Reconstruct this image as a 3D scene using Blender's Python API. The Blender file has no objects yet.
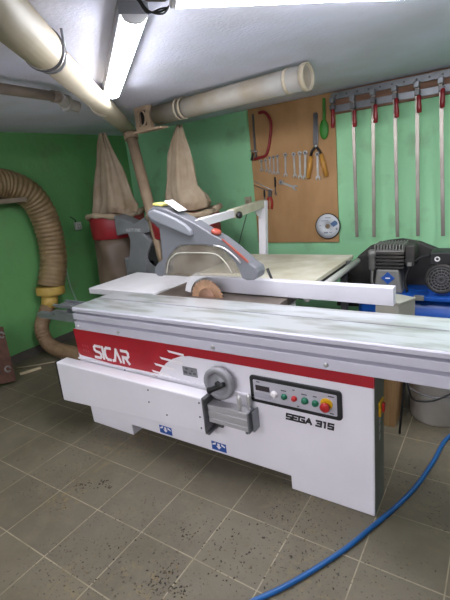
import bpy, bmesh, math, random
from mathutils import Vector, Matrix
random.seed(7)
C = bpy.context.scene.collection
SC = bpy.context.scene
PI = math.pi

# ------------------------------------------------------------------ camera
H = 1.65
F = 419.0
RX = Vector((0.835, -0.067, 0.547))
def _n(v): return v.normalized()
def _d(x, y): return Vector(((x-225)/F, -(y-300)/F, -1.0))
_X = -_n(_d(-415, 249)); _Y = _n(_d(511, 148)); _Y = _n(_Y - _X*_X.dot(_Y)); _Z = _X.cross(_Y)
ROT = Matrix((_X, _Y, _Z))
cam_d = bpy.data.cameras.new('camera'); cam = bpy.data.objects.new('camera', cam_d); C.objects.link(cam)
cam_d.sensor_fit = 'VERTICAL'; cam_d.sensor_height = 24.0; cam_d.lens = F/600*24.0
cam.matrix_world = Matrix.Translation((0, 0, H)) @ ROT.to_4x4()
cam_d.clip_start = 0.02
SC.camera = cam
EYE = Vector((0, 0, H))
# measured points of the photograph taken onto real planes of the room
def onY(px, py, Y):
    r = ROT @ _d(px, py); return EYE + r*(Y/r.y)
def onX(px, py, X):
    r = ROT @ _d(px, py); return EYE + r*(X/r.x)
def onZ(px, py, Z):
    r = ROT @ _d(px, py); return EYE + r*((Z-H)/r.z)

# ------------------------------------------------------------------ materials
def lin(c):
    if isinstance(c, str):
        c = c.lstrip('#'); c = [int(c[i:i+2], 16)/255 for i in (0, 2, 4)]
    return tuple((v/12.92 if v <= .04045 else ((v+.055)/1.055)**2.4) for v in c)
def M(name, col, rough=.5, metal=0.0, var=.10, scale=6, stretch=(1, 1, 1), bump=0.0, bscale=60, col2=None, fac=None):
    m = bpy.data.materials.new(name); m.use_nodes = True
    nt = m.node_tree; N = nt.nodes; L = nt.links; b = N['Principled BSDF']
    c = lin(col); k = lin(col2) if col2 else tuple(min(1, v*(1-2*var)) for v in c)
    tc = N.new('ShaderNodeTexCoord'); mp = N.new('ShaderNodeMapping'); mp.inputs['Scale'].default_value = stretch
    L.new(tc.outputs['Object'], mp.inputs['Vector'])
    no = N.new('ShaderNodeTexNoise'); no.inputs['Scale'].default_value = scale; no.inputs['Detail'].default_value = 5
    L.new(mp.outputs[0], no.inputs['Vector'])
    cr = N.new('ShaderNodeValToRGB'); lo, hi = fac or (.35, .68)
    cr.color_ramp.elements[0].position = lo; cr.color_ramp.elements[1].position = hi
    cr.color_ramp.elements[0].color = (*c, 1); cr.color_ramp.elements[1].color = (*k, 1)
    L.new(no.outputs['Fac'], cr.inputs['Fac']); L.new(cr.outputs['Color'], b.inputs['Base Color'])
    b.inputs['Roughness'].default_value = rough; b.inputs['Metallic'].default_value = metal
    if bump:
        n2 = N.new('ShaderNodeTexNoise'); n2.inputs['Scale'].default_value = bscale; n2.inputs['Detail'].default_value = 3
        L.new(mp.outputs[0], n2.inputs['Vector'])
        bp = N.new('ShaderNodeBump'); bp.inputs['Strength'].default_value = bump; bp.inputs['Distance'].default_value = .01
        L.new(n2.outputs['Fac'], bp.inputs['Height']); L.new(bp.outputs[0], b.inputs['Normal'])
    return m
def EM(name, col, s):
    m = bpy.data.materials.new(name); m.use_nodes = True
    nt = m.node_tree; nt.nodes.clear()
    e = nt.nodes.new('ShaderNodeEmission'); e.inputs[0].default_value = (*col, 1); e.inputs[1].default_value = s
    o = nt.nodes.new('ShaderNodeOutputMaterial'); nt.links.new(e.outputs[0], o.inputs[0]); return m

def floor_mat():
    m = bpy.data.materials.new('stone_tiles'); m.use_nodes = True
    nt = m.node_tree; N = nt.nodes; L = nt.links; b = N['Principled BSDF']
    tc = N.new('ShaderNodeTexCoord'); mp = N.new('ShaderNodeMapping')
    mp.inputs['Location'].default_value = (.43+.0022, -1.105+.0022, 0)
    L.new(tc.outputs['Object'], mp.inputs['Vector'])
    br = N.new('ShaderNodeTexBrick'); br.offset = 0; br.squash = 1
    br.inputs['Scale'].default_value = 1; br.inputs['Brick Width'].default_value = .33; br.inputs['Row Height'].default_value = .33
    br.inputs['Mortar Size'].default_value = .0032; br.inputs['Mortar Smooth'].default_value = .25
    br.inputs['Color1'].default_value = (*lin('#625b4c'), 1); br.inputs['Color2'].default_value = (*lin('#5a5346'), 1)
    br.inputs['Mortar'].default_value = (*lin('#948a74'), 1)
    L.new(mp.outputs[0], br.inputs['Vector'])
    def noise(scale, det=4, rough=.6):
        n = N.new('ShaderNodeTexNoise'); n.inputs['Scale'].default_value = scale; n.inputs['Detail'].default_value = det
        n.inputs['Roughness'].default_value = rough; L.new(tc.outputs['Object'], n.inputs['Vector']); return n
    def ramp(src, lo, hi):
        r = N.new('ShaderNodeMapRange'); r.inputs['From Min'].default_value = lo; r.inputs['From Max'].default_value = hi
        L.new(src, r.inputs['Value']); return r.outputs[0]
    def mix(a, col, f, typ='MIX'):
        x = N.new('ShaderNodeMix'); x.data_type = 'RGBA'; x.blend_type = typ
        L.new(f, x.inputs['Factor']); L.new(a, x.inputs['A']); x.inputs['B'].default_value = (*col, 1); return x.outputs['Result']
    def mul(a, k):
        x = N.new('ShaderNodeMath'); x.operation = 'MULTIPLY'; L.new(a, x.inputs[0])
        if isinstance(k, (int, float)): x.inputs[1].default_value = k
        else: L.new(k, x.inputs[1])
        return x.outputs[0]
    c = br.outputs['Color']
    c = mix(c, lin('#625b4b'), mul(ramp(noise(5.5, 4).outputs['Fac'], .42, .62), .6))
    c = mix(c, lin('#48422f'), mul(ramp(noise(3.2).outputs['Fac'], .42, .68), .45))
    c = mix(c, lin('#6d6450'), mul(ramp(noise(9, 6).outputs['Fac'], .52, .75), .5))
    dust = mul(ramp(noise(2.1, 3).outputs['Fac'], .50, .66), ramp(noise(26, 6, .7).outputs['Fac'], .50, .62))
    c = mix(c, lin('#7d6a42'), mul(dust, .55))
    speck = mul(ramp(noise(1.9, 3).outputs['Fac'], .44, .56), ramp(noise(62, 3).outputs['Fac'], .61, .65))
    c = mix(c, lin('#26241f'), mul(speck, .9))
    L.new(c, b.inputs['Base Color'])
    b.inputs['Roughness'].default_value = .62
    bp = N.new('ShaderNodeBump'); bp.inputs['Strength'].default_value = .25; bp.inputs['Distance'].default_value = .004
    L.new(noise(45, 4).outputs['Fac'], bp.inputs['Height']); L.new(bp.outputs[0], b.inputs['Normal'])
    return m

def wall_mat(name, a, k):
    m = bpy.data.materials.new(name); m.use_nodes = True
    nt = m.node_tree; N = nt.nodes; L = nt.links; b = N['Principled BSDF']
    tc = N.new('ShaderNodeTexCoord')
    n1 = N.new('ShaderNodeTexNoise'); n1.inputs['Scale'].default_value = 1.3; n1.inputs['Detail'].default_value = 5
    L.new(tc.outputs['Object'], n1.inputs['Vector'])
    cr = N.new('ShaderNodeValToRGB'); cr.color_ramp.elements[0].position = .35; cr.color_ramp.elements[1].position = .7
    cr.color_ramp.elements[0].color = (*lin(a), 1); cr.color_ramp.elements[1].color = (*lin(k), 1)
    L.new(n1.outputs['Fac'], cr.inputs['Fac'])
    # scuffed sawdust stains low on the paint
    n2 = N.new('ShaderNodeTexNoise'); n2.inputs['Scale'].default_value = 3.5; n2.inputs['Detail'].default_value = 7
    L.new(tc.outputs['Object'], n2.inputs['Vector'])
    mr = N.new('ShaderNodeMapRange'); mr.inputs['From Min'].default_value = .55; mr.inputs['From Max'].default_value = .78
    mr.inputs['To Max'].default_value = .55
    L.new(n2.outputs['Fac'], mr.inputs['Value'])
    x = N.new('ShaderNodeMix'); x.data_type = 'RGBA'; L.new(mr.outputs[0], x.inputs['Factor'])
    L.new(cr.outputs[0], x.inputs['A']); x.inputs['B'].default_value = (*lin('#6e7a55'), 1)
    L.new(x.outputs['Result'], b.inputs['Base Color']); b.inputs['Roughness'].default_value = .6
    n3 = N.new('ShaderNodeTexNoise'); n3.inputs['Scale'].default_value = 14; L.new(tc.outputs['Object'], n3.inputs['Vector'])
    bp = N.new('ShaderNodeBump'); bp.inputs['Strength'].default_value = .25; bp.inputs['Distance'].default_value = .02
    L.new(n3.outputs['Fac'], bp.inputs['Height']); L.new(bp.outputs[0], b.inputs['Normal'])
    return m

def clear_mat():
    m = bpy.data.materials.new('dusty_polycarbonate'); m.use_nodes = True
    nt = m.node_tree; N = nt.nodes; L = nt.links; b = N['Principled BSDF']; out = N['Material Output']
    b.inputs['Base Color'].default_value = (*lin('#b3aca0'), 1); b.inputs['Roughness'].default_value = .3
    t = N.new('ShaderNodeBsdfTransparent'); t.inputs[0].default_value = (.90, .89, .87, 1)
    tc = N.new('ShaderNodeTexCoord'); no = N.new('ShaderNodeTexNoise'); no.inputs['Scale'].default_value = 7; no.inputs['Detail'].default_value = 4
    L.new(tc.outputs['Object'], no.inputs['Vector'])
    mr = N.new('ShaderNodeMapRange'); mr.inputs['From Min'].default_value = .3; mr.inputs['From Max'].default_value = .75
    mr.inputs['To Min'].default_value = .06; mr.inputs['To Max'].default_value = .42
    L.new(no.outputs['Fac'], mr.inputs['Value'])
    mx = N.new('ShaderNodeMixShader'); L.new(mr.outputs[0], mx.inputs[0]); L.new(t.outputs[0], mx.inputs[1]); L.new(b.outputs[0], mx.inputs[2])
    L.new(mx.outputs[0], out.inputs['Surface']); return m

white = M('white_paint', '#e4e1e8', .38, var=.03, scale=3)
whiteb = M('white_laminate', '#d8d6da', .45, var=.05, scale=5)
dustyw = M('dusty_laminate', '#d3cfc0', .6, var=.1, scale=5, col2='#b9b39c')
red = M('red_vinyl', '#a31727', .4, var=.06, scale=4)
whitevinyl = M('white_vinyl', '#e9e4e6', .45, var=.02)
black = M('black_plastic', '#1d1d20', .5, var=.15)
rubber = M('black_rubber', '#19191a', .7, var=.15)
alu = M('brushed_aluminium', '#c9c7d3', .45, .12, scale=2, stretch=(.5, 1, 1), col2='#bfbdc9')
alu2 = M('raw_extrusion', '#b5b3b6', .42, .3, scale=3, stretch=(.5, 2, 6), var=.06)
alutop = M('worn_aluminium_top', '#d0d4d8', .33, .5, scale=3, stretch=(1, 5, 1), col2='#a9aca8', fac=(.46, .64))
barsteel = M('clamp_bar_steel', '#a29a91', .3, .6, var=.2, scale=9, stretch=(1, 1, .4))
steel = M('bright_steel', '#c9c7c6', .3, .55, var=.12, scale=12)
dsteel = M('dull_steel', '#77767a', .45, .7, var=.15, scale=14)
castiron = M('dusty_cast_iron', '#7a7068', .55, .3, scale=5, col2='#5a5049')
zinc = M('zinc_plate', '#8d9095', .4, .6, scale=10, var=.12)
greyplastic = M('grey_plastic', '#6d6e74', .42, var=.05, scale=4)
greyplastic2 = M('light_grey_plastic', '#85878e', .38, var=.04, scale=4)
greypaint = M('grey_wheel_paint', '#8d8d92', .4, var=.06)
orange = M('orange_plastic', '#a3493a', .4, var=.06)
redpl = M('red_plastic', '#b01f22', .35, var=.08)
yellow = M('yellow_plastic', '#d6a514', .4, var=.05)
yellowpaper = M('yellow_paper', '#dcd27a', .7, var=.04)
paper = M('white_paper', '#e6e6ea', .7, var=.03)
greenpl = M('green_push_button', '#14694f', .4, var=.05)
bluest = M('blue_sticker', '#1f4f9e', .45, var=.05)
bluehose = M('blue_hose_rubber', '#17538f', .4, var=.08)
bluetank = M('blue_enamel', '#1550a8', .35, var=.12, scale=4)
pvc = M('ivory_pvc', '#bdb3a0', .5, scale=3, col2='#a39781')
pvcg = M('grey_pvc', '#a09d98', .5, scale=2.5, stretch=(1, 3, 1), col2='#8d8270', fac=(.4, .65))
pipebrown = M('dusty_grey_pipe', '#86796c', .6, scale=5, col2='#6d6055')
card = M('cardboard_tube', '#937f68', .7, scale=6, col2='#7d6a55')
boardm = M('particle_board', '#b88f62', .65, scale=5, stretch=(1, 1, .5), col2='#a57d50', bump=.12, bscale=140)
rawwood = M('raw_wood', '#a5835a', .7, scale=5, stretch=(6, 6, .6), col2='#8a673f')
darkwood = M('old_brown_board', '#5b3a2c', .7, scale=5, stretch=(5, 5, .6), col2='#452b20')
handlewood = M('varnished_handle_wood', '#c99243', .4, scale=8, col2='#b27d33')
hosecol = M('brown_flexible_hose', '#8a7553', .5, scale=7, col2='#725d3f')
hosecol2 = M('thin_brown_hose', '#8a7156', .55, scale=7, col2='#735b42')
tape = M('yellow_tape', '#c1a355', .5, scale=7, col2='#a8883e')
canvas = M('canvas_cloth', '#a69681', .85, scale=5, col2='#89775f', bump=.2, bscale=300)
plasticbag = M('dusty_brown_plastic_sack', '#6a5a4c', .45, scale=4, col2='#544538')
reddrum = M('red_enamel', '#8f1f28', .45, scale=4, var=.12)
greyhousing = M('grey_enamel', '#75777a', .5, scale=4, col2='#66686a')
dustblack = M('dusty_black', '#2d2b2a', .6, scale=6, col2='#4a453f', fac=(.5, .8))
pumpgrey = M('grey_cast_metal', '#8b8a86', .5, .3, scale=8, var=.12)
bucketm = M('white_bucket_plastic', '#b9b7b2', .45, scale=4, col2='#a39d92')
bushgreen = M('green_brush_plastic', '#38862c', .5, var=.1)
greymetal = M('grey_box_paint', '#8d8c84', .55, scale=6, var=.1)
copper = M('dusty_blade_steel', '#c49a7c', .42, .35, scale=14, col2='#8c6a50')
ceilm = M('ceiling_plaster', '#e0e2f6', .85, scale=1.6, col2='#cfcfdb', bump=.35, bscale=55)
trimm = M('dark_skirting', '#5a544e', .7, scale=4, var=.15)
chipm = M('sawdust_chip', '#76664a', .8, fac=(.4, .6), col2='#3f372a', var=.2, scale=30)
clear = clear_mat()
lampm = EM('lit_lamp_diffuser', (.94, .95, 1.0), 60.0)
lampm3 = EM('added_side_fill_diffuser', (.95, .95, 1.0), 72.0)  # added fill lamp, unseen, to brighten the right of the back wall
lampm2 = EM('lit_rear_lamp_diffuser', (.95, .93, 1.0), 186.0)  # rear lamp, emission set above that of the lamps in view
lampm4 = EM('added_left_fill_diffuser', (.95, .93, 1.0), 122.0)  # added fill lamp, unseen, to light the long front cover

# ------------------------------------------------------------------ mesh builder
class MB:
    def __init__(s): s.bm = bmesh.new()
    def quadface(s, vs): return s.bm.faces.new(vs)
    def box(s, a, b):
        x0, y0, z0 = a; x1, y1, z1 = b
        v = [s.bm.verts.new(p) for p in ((x0,y0,z0),(x1,y0,z0),(x1,y1,z0),(x0,y1,z0),(x0,y0,z1),(x1,y0,z1),(x1,y1,z1),(x0,y1,z1))]
        for f in ((0,3,2,1),(4,5,6,7),(0,1,5,4),(1,2,6,5),(2,3,7,6),(3,0,4,7)): s.bm.faces.new([v[i] for i in f])
        return s
    def obox(s, c, ax, ay, az, sx, sy, sz):
        c = Vector(c); ax = Vector(ax)*sx/2; ay = Vector(ay)*sy/2; az = Vector(az)*sz/2
        v = [s.bm.verts.new(c+i*ax+j*ay+k*az) for k in (-1,1) for i, j in ((-1,-1),(1,-1),(1,1),(-1,1))]
        for f in ((0,3,2,1),(4,5,6,7),(0,1,5,4),(1,2,6,5),(2,3,7,6),(3,0,4,7)): s.bm.faces.new([v[i] for i in f])
        return s
    def bar(s, p, q, w, t, up=(0, 1, 0)):
        p = Vector(p); q = Vector(q); d = q-p; l = d.length; d.normalize(); u = Vector(up); u = (u-d*u.dot(d)).normalized(); n = d.cross(u)
        return s.obox((p+q)/2, d, n, u, l, w, t)
    def prism(s, poly, off):
        off = Vector(off); a = [s.bm.verts.new(Vector(p)) for p in poly]; b = [s.bm.verts.new(Vector(p)+off) for p in poly]
        s.bm.faces.new(a[::-1]); s.bm.faces.new(b)
        n = len(a)
        for i in range(n): s.bm.faces.new((a[i], a[(i+1) % n], b[(i+1) % n], b[i]))
        return s
    def tube(s, pts, r, seg=16, closed=False, cap=True, sq=None):
        pts = [Vector(p) for p in pts]; n = len(pts)
        rs = r if isinstance(r, (list, tuple)) else [r]*n
        t0 = (pts[1]-pts[0]).normalized(); u = t0.orthogonal().normalized(); rings = []
        for i in range(n):
            if i == 0: t = pts[1]-pts[0]
            elif i == n-1: t = pts[-1]-pts[-2]
            else: t = (pts[i+1]-pts[i]).normalized()+(pts[i]-pts[i-1]).normalized()
            if t.length < 1e-9: t = t0
            t = t.normalized(); u = (u-t*u.dot(t)).normalized(); v = t.cross(u); t0 = t
            rings.append([s.bm.verts.new(pts[i]+rs[i]*(math.cos(a)*u+math.sin(a)*v)) for a in (2*PI*k/seg for k in range(seg))])
        for i in range(n-1):
            for k in range(seg):
                f = s.bm.faces.new((rings[i][k], rings[i][(k+1) % seg], rings[i+1][(k+1) % seg], rings[i+1][k])); f.smooth = True
        if cap: s.bm.faces.new(rings[0][::-1]); s.bm.faces.new(rings[-1])
        return s
    def cyl(s, p, q, r, seg=24): return s.tube([p, q], r, seg)
    def pipe(s, p, q, ro, ri, seg=28):   # open ended, real wall thickness
        p = Vector(p); q = Vector(q); t = (q-p).normalized(); u = t.orthogonal().normalized(); v = t.cross(u)
        R = [[s.bm.verts.new(c+r*(math.cos(a)*u+math.sin(a)*v)) for a in (2*PI*k/seg for k in range(seg))] for c, r in ((p, ro), (q, ro), (q, ri), (p, ri))]
        for i in range(4):
            for k in range(seg):
                f = s.bm.faces.new((R[i][k], R[i][(k+1) % seg], R[(i+1) % 4][(k+1) % seg], R[(i+1) % 4][k])); f.smooth = True
        return s
    def lathe(s, prof, c, ax=(0, 0, 1), seg=28):
        ax = Vector(ax).normalized(); c = Vector(c)
        return s.tube_prof(prof, c, ax, seg)
    def tube_prof(s, prof, c, ax, seg):
        u = ax.orthogonal().normalized(); v = ax.cross(u); rings = []
        for r, h in prof:
            rings.append([s.bm.verts.new(c+ax*h+max(r, 1e-4)*(math.cos(a)*u+math.sin(a)*v)) for a in (2*PI*k/seg for k in range(seg))])
        for i in range(len(rings)-1):
            for k in range(seg):
                f = s.bm.faces.new((rings[i][k], rings[i][(k+1) % seg], rings[i+1][(k+1) % seg], rings[i+1][k])); f.smooth = True
        s.bm.faces.new(rings[0][::-1]); s.bm.faces.new(rings[-1]); return s
    def ball(s, c, r, sc=(1, 1, 1)):
        m = Matrix.Translation(c) @ Matrix.Diagonal((*[r*k for k in sc], 1))
        g = bmesh.ops.create_uvsphere(s.bm, u_segments=16, v_segments=10, radius=1, matrix=m)
        for v in g['verts']:
            for f in v.link_faces: f.smooth = True
        return s
    def build(s, name, mat, parent=None, bevel=0, seg=2, origin=None, flip=False):
        bmesh.ops.recalc_face_normals(s.bm, faces=s.bm.faces)
        if parent is None:
            if origin is None:
                xs = [v.co for v in s.bm.verts]
                lo = [min(c[i] for c in xs) for i in range(3)]; hi = [max(c[i] for c in xs) for i in range(3)]
                origin = ((lo[0]+hi[0])/2, (lo[1]+hi[1])/2, lo[2])
            off = Vector(origin)
        else:
            off = Vector((0, 0, 0)); q = parent
            while q: off += q.location; q = q.parent
        bmesh.ops.translate(s.bm, verts=s.bm.verts, vec=-off)
        me = bpy.data.meshes.new(name); s.bm.to_mesh(me); s.bm.free()
        o = bpy.data.objects.new(name, me); C.objects.link(o); me.materials.append(mat)
        if parent: o.parent = parent
        else: o.location = off
        if bevel:
            b = o.modifiers.new('bevel', 'BEVEL'); b.width = bevel; b.segments = seg; b.limit_method = 'ANGLE'; b.angle_limit = .6
        return o
def thing(name, label, cat, loc, group=None):
    o = bpy.data.objects.new(name, None); C.objects.link(o); o.location = loc; o.empty_display_size = .1
    o['label'] = label; o['category'] = cat
    if group: o['group'] = group
    return o
def tag(o, label, cat, group=None):
    o['label'] = label; o['category'] = cat
    if group: o['group'] = group
    return o
def struct(o): o['kind'] = 'structure'; return o
def spline(pts, step):
    pts = [Vector(p) for p in pts]; P = [2*pts[0]-pts[1]]+pts+[2*pts[-1]-pts[-2]]; out = []
    for i in range(1, len(P)-2):
        a, b, c, d = P[i-1:i+3]; n = max(2, int((c-b).length/step))
        for k in range(n):
            t = k/n
            out.append(.5*((2*b)+(c-a)*t+(2*a-5*b+4*c-d)*t*t+(3*b-a-3*c+d)*t**3))
    out.append(pts[-1]); return out
def arc(c, r, a0, a1, n, u, v):
    c = Vector(c); u = Vector(u); v = Vector(v)
    return [c+r*(math.cos(a)*u+math.sin(a)*v) for a in (a0+(a1-a0)*k/n for k in range(n+1))]

# ------------------------------------------------------------------ setting
XL, XR, YB, YF, ZC = -4.3, 2.4, 4.3, -2.6, 2.34
T = .12
struct(MB().box((XL-T, YF-T, -.1), (XR+T, YB+T, 0)).build('floor', floor_mat(), origin=(0, 0, 0)))
struct(MB().box((XL-T, YF-T, ZC), (XR+T, YB+T, ZC+.1)).build('ceiling', ceilm, origin=(0, 0, 0)))
wl = wall_mat('green_paint', '#66a061', '#5b9659')
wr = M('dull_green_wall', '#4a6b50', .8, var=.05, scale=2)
ww = M('white_wall_paint', '#d8d4da', .8, var=.04, scale=2)
wb = wall_mat('mint_green_paint', '#9fdcaa', '#94d1a0')
struct(MB().box((XL-T, YF, 0), (XL, YB, ZC)).build('wall_left', wl, origin=(0, 0, 0)))
struct(MB().box((XL-T, YB, 0), (XR+T, YB+T, ZC)).build('wall_back', wb, origin=(0, 0, 0)))
struct(MB().box((XR, YF, 0), (XR+T, YB, ZC)).build('wall_right', wr, origin=(0, 0, 0)))
struct(MB().box((XL-T, YF-T, 0), (XR+T, YF, ZC)).build('wall_front', ww, origin=(0, 0, 0)))
struct(MB().box((XL, YF, 0), (XL+.02, YB, .085)).build('baseboard_left', trimm))
struct(MB().box((XL, YB-.02, 0), (XR, YB, .085)).build('baseboard_back', trimm))

# ------------------------------------------------------------------ lamps
def lamp(p, q, label, m=None):
    p = Vector(p); q = Vector(q); d = (q-p).normalized(); n = d.cross(Vector((0, 0, 1)))
    mid = (p+q)/2
    t = thing('ceiling_light', label, 'light', (mid.x, mid.y, ZC), 'fluorescent batten lights on the ceiling')
    up = Vector((0, 0, 1))
    h = MB().obox((mid.x, mid.y, ZC-.025), d, n, up, (q-p).length+.03, .118, .048); h.build('housing', greyplastic2, t, bevel=.004)
    pr = []
    for k in range(13):
        a = PI*k/12; pr.append(p+n*(.050*math.cos(a))+up*(ZC-.0492-p.z-.030*math.sin(a)))
    MB().prism(pr, q-p).build('diffuser', m or lampm, t)
    for e, s in ((p, -1), (q, 1)):
        pr2 = [v+(e-p)*1.0 for v in pr]
        MB().prism([v+n*0 for v in pr2], d*s*.018).build('end_cap', whiteb, t)
    return t
l0 = onZ(134, 16, 2.29); l1 = onZ(112, 94, 2.29)
lamp(l0, l1, 'lit white batten light running diagonally beside the ivory duct')
dd = (l0-l1).normalized(); pp = Vector((-dd.y, dd.x, 0))
m0 = onZ(173, 6, 2.28)+dd*.045; m1 = m0+(onZ(300, 1, 2.28)-onZ(173, 6, 2.28)).normalized()*1.15
lamp(m0, m1, 'lit batten light cut off by the top edge of the picture')
lamp((-.9, -1.7, 2.29), (.4, -1.7, 2.29), 'lit batten light behind the photographer, on the right', lampm2)
lamp((-3.1, -1.7, 2.29), (-1.8, -1.7, 2.29), 'added batten light behind the photographer on the left, lighting the saw cover', lampm4)
lamp((.45, 1.9, 2.29), (.45, 3.2, 2.29), 'added batten light out of view on the right, brightening the back wall', lampm3)

# ------------------------------------------------------------------ ceiling pipes
zc = 2.245
a = onZ(-14, -8, zc); b = onZ(44, 50, zc); e = onZ(131, 132, zc)
ax = (e-b).normalized()
duct = thing('ceiling_duct', 'long ivory plastic duct running diagonally under the ceiling', 'duct', (b.x, b.y, zc))
MB().tube([b-ax*.03, e], .068, 28).build('pipe', pvc, duct)
MB().pipe(b-ax*1.2, b, .083, .072).build('socket_pipe', M('shaded_pvc', '#a39883', .55, scale=3, col2='#8c806b'), duct)  # darker pvc: the shadow on this near segment is put into its colour
MB().tube([b-ax*.035, b-ax*.02, b-ax*.02, b], [.086, .089, .089, .086], 28).build('collar', dsteel, duct)
k = onZ(100, 104, zc)
for s in (0, .06): MB().tube([k+ax*(s-.012), k+ax*(s+.012)], .073, 28).build('joint_ring', pvc, duct)
st = b+ax*.06; nrm = ax.cross(Vector((0, 0, 1)))
MB().tube(arc(st, .073, -PI*.02, -PI*.98, 14, nrm, (0, 0, 1)), .006, 8).build('hanger_strap', zinc, duct)
for s in (1, -1): MB().tube([st+nrm*.073*s, st+nrm*.073*s+Vector((0, 0, ZC-zc-.002))], .006, 8).build('hanger_rod', zinc, duct)

# smaller pipe from the left ending in a flange at the duct
w0 = onZ(-30, 84, 2.27); w1 = onZ(58, 97, 2.27); w2 = onZ(66, 103, 2.255)
wp = thing('branch_pipe', 'dusty brown pipe under the ceiling at the left, ending in a flange', 'pipe', (w1.x, w1.y, 2.27))
MB().tube([w0, w1], .03, 20).build('pipe', pipebrown, wp)
MB().tube([w1-(w1-w0).normalized()*.05, w1], .036, 20).build('sleeve', pipebrown, wp)
MB().tube(spline([w1, w2, w2+Vector((-.01, .1, -.015))], .02), .037, 20).build('elbow', pvcg, wp)
MB().tube([w2+Vector((0, -.012, .002)), w2+Vector((-.002, .012, -.001))], .052, 20).build('flange', pvcg, wp)

# horizontal pipe along the back, with gate box
q0 = onZ(157, 115.5, 2.245); q1 = onZ(306, 77, 2.245); qd = (q1-q0).normalized()
pp2 = thing('extraction_pipe', 'thick dusty grey pipe under the ceiling with an open end above the tool board', 'pipe', (q0.x, q0.y, 2.245))
MB().pipe(q0, q1, .079, .072).build('pipe', pvcg, pp2)
MB().pipe(q1-qd*.015, q1+qd*.02, .088, .074).build('open_socket', pvc, pp2)
for s in (-.13,): MB().pipe(q1+qd*(s-.012), q1+qd*(s+.012), .084, .0785).build('ring', pvc, pp2)
kk = onZ(180, 109, 2.245)
for s in (0, .05): MB().pipe(kk+qd*(s-.01), kk+qd*(s+.01), .085, .0785).build('ring', pvc, pp2)
gn = Vector((0, 0, 1)); gs = qd.cross(gn); g = q0-qd*.135+gs*.03-gn*.004
fr = MB()
fr.obox(g+gn*.080, qd, gs, gn, .19, .05, .036); fr.obox(g-gn*.080, qd, gs, gn, .19, .05, .036)
fr.obox(g-gn*.104+qd*.06, qd, gs, gn, .36, .09, .016)
fr.obox(g+qd*.072, qd, gs, gn, .046, .05, .13); fr.obox(g-qd*.072, qd, gs, gn, .046, .05, .13)
fr.tube([g+gs*.027+qd*(.046*math.cos(a))+gn*(.062*math.sin(a)) for a in (2*PI*k/28 for k in range(29))], .009, 8)
fr.build('gate_frame', M('pale_wood_gate', '#b09a82', .6, scale=6, col2='#97826a'), pp2, bevel=.004)
MB().obox(g-gs*.012, qd, gs, gn, .13, .006, .14).build('gate_hole_shade', rubber, pp2)  # black sheet standing in for the shade inside the gate hole

# leaning drop pipe
dt = onY(131, 136, 3.12); db = onY(164, 262, 2.98)
dp = thing('drop_pipe', 'tan dusty pipe slanting down between the two cloth bags', 'pipe', (db.x, db.y, db.z))
dv = (db-dt).normalized()
MB().tube([dt, db+dv*.5], .052, 22).build('pipe', card, dp)
MB().tube([dt-dv*.03, dt+dv*.03], .068, 22).build('top_collar', card, dp)

# junction box with cable loops
jb = onZ(157, -1, 2.30)
j = thing('junction_box', 'dark ceiling junction box with loose cable loops beside the batten lights', 'junction box', (jb.x, jb.y, ZC))
MB().obox((jb.x, jb.y, ZC-.02), dd, pp, (0, 0, 1), .07, .08, .036).build('box', zinc, j, bevel=.005)
for i in range(3):
    c = Vector((jb.x, jb.y, ZC-.05))+dd*(.01*i-.045)
    MB().tube(spline([c+pp*.05, c+pp*.02-Vector((0, 0, .012*i+.004)), c-pp*.03-dd*.02-Vector((0, 0, .01)), c-pp*.07+Vector((0, 0, .03)), c-pp*.13+Vector((0, 0, .044))], .01), .0035, 6).build('cable', rubber, j)

# ------------------------------------------------------------------ PANEL SAW
saw = thing('panel_saw', 'white and red sliding table panel saw on the tiled floor', 'saw', (-1.5, 2.1, 0))
YS = 1.707
cab = MB()
prof = [(-2.50, .0), (-2.078, .0), (-2.078, .083), (-.875, .083), (-.875, .0), (-.436, .0), (-.436, .752), (-2.508, .752)]
cab.prism([(x, YS, z) for x, z in prof], (0, .172, 0))
cab = cab.build('cabinet', white, saw, bevel=.006)
MB().box((-2.25, 1.88, .06), (-1.15, 2.5, .875)).build('rear_body', white, saw, bevel=.006)
MB().box((-.436, YS+.004, .002), (-.4345, YS+.171, .75)).build('side_panel', M('shaded_side_grey', '#7f7d7b', .6, var=.08), cab)['label'] = 'grey sheet added to darken the shaded side'  # thin grey sheet, paints the shade on the right side of the white cabinet
# red graphics: a thin vinyl sheet
yv = YS-.0022
pts = [(-2.505, .752), (-2.498, .575), (-2.49, .56), (-2.47, .553), (-1.752, .514), (-1.735, .54), (-1.70, .585), (-1.66, .622), (-1.60, .66), (-1.53, .688), (-1.47, .697), (-.437, .697), (-.437, .752)]
MB().prism([(x, yv, z) for x, z in pts], (0, .002, 0)).build('red_stripe', red, cab)
MB().box((-.4358, YS-.001, .697), (-.4335, YS+.004, .752)).build('red_stripe', red, cab)
for x0, x1, z0, z1 in ((-1.635, -1.56, .706, .697), (-1.705, -1.58, .652, .640), (-1.76, -1.65, .602, .590), (-1.79, -1.70, .550, .538)):
    x1 += .05
    MB().prism([(x0, yv-.001, z0+.006), (x1, yv-.001, z1+.007), (x1, yv-.001, z1-.007), (x0+.012, yv-.001, z0-.008)], (0, .002, 0)).build('speed_stripe', whitevinyl, cab)
def strokes(mb, glyphs, x, z, h, w_map, sw, y, th, slant=0, gap=.2):
    dy = 0
    for ch in glyphs:
        if ch == ' ': x += h*.55; continue
        w = w_map.get(ch, .8)*h
        for line in GL[ch]:
            for p, q in zip(line, line[1:]):
                P = Vector((x+p[0]*w+slant*p[1]*h, y, z+p[1]*h)); Q = Vector((x+q[0]*w+slant*q[1]*h, y, z+q[1]*h))
                d = (Q-P).normalized(); dy = (dy+.00013) % .0012; o_ = Vector((0, -dy, 0)); mb.bar(P-d*sw*.42+o_, Q+d*sw*.42+o_, sw, th)
        x += w+gap*h
    return x
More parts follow.
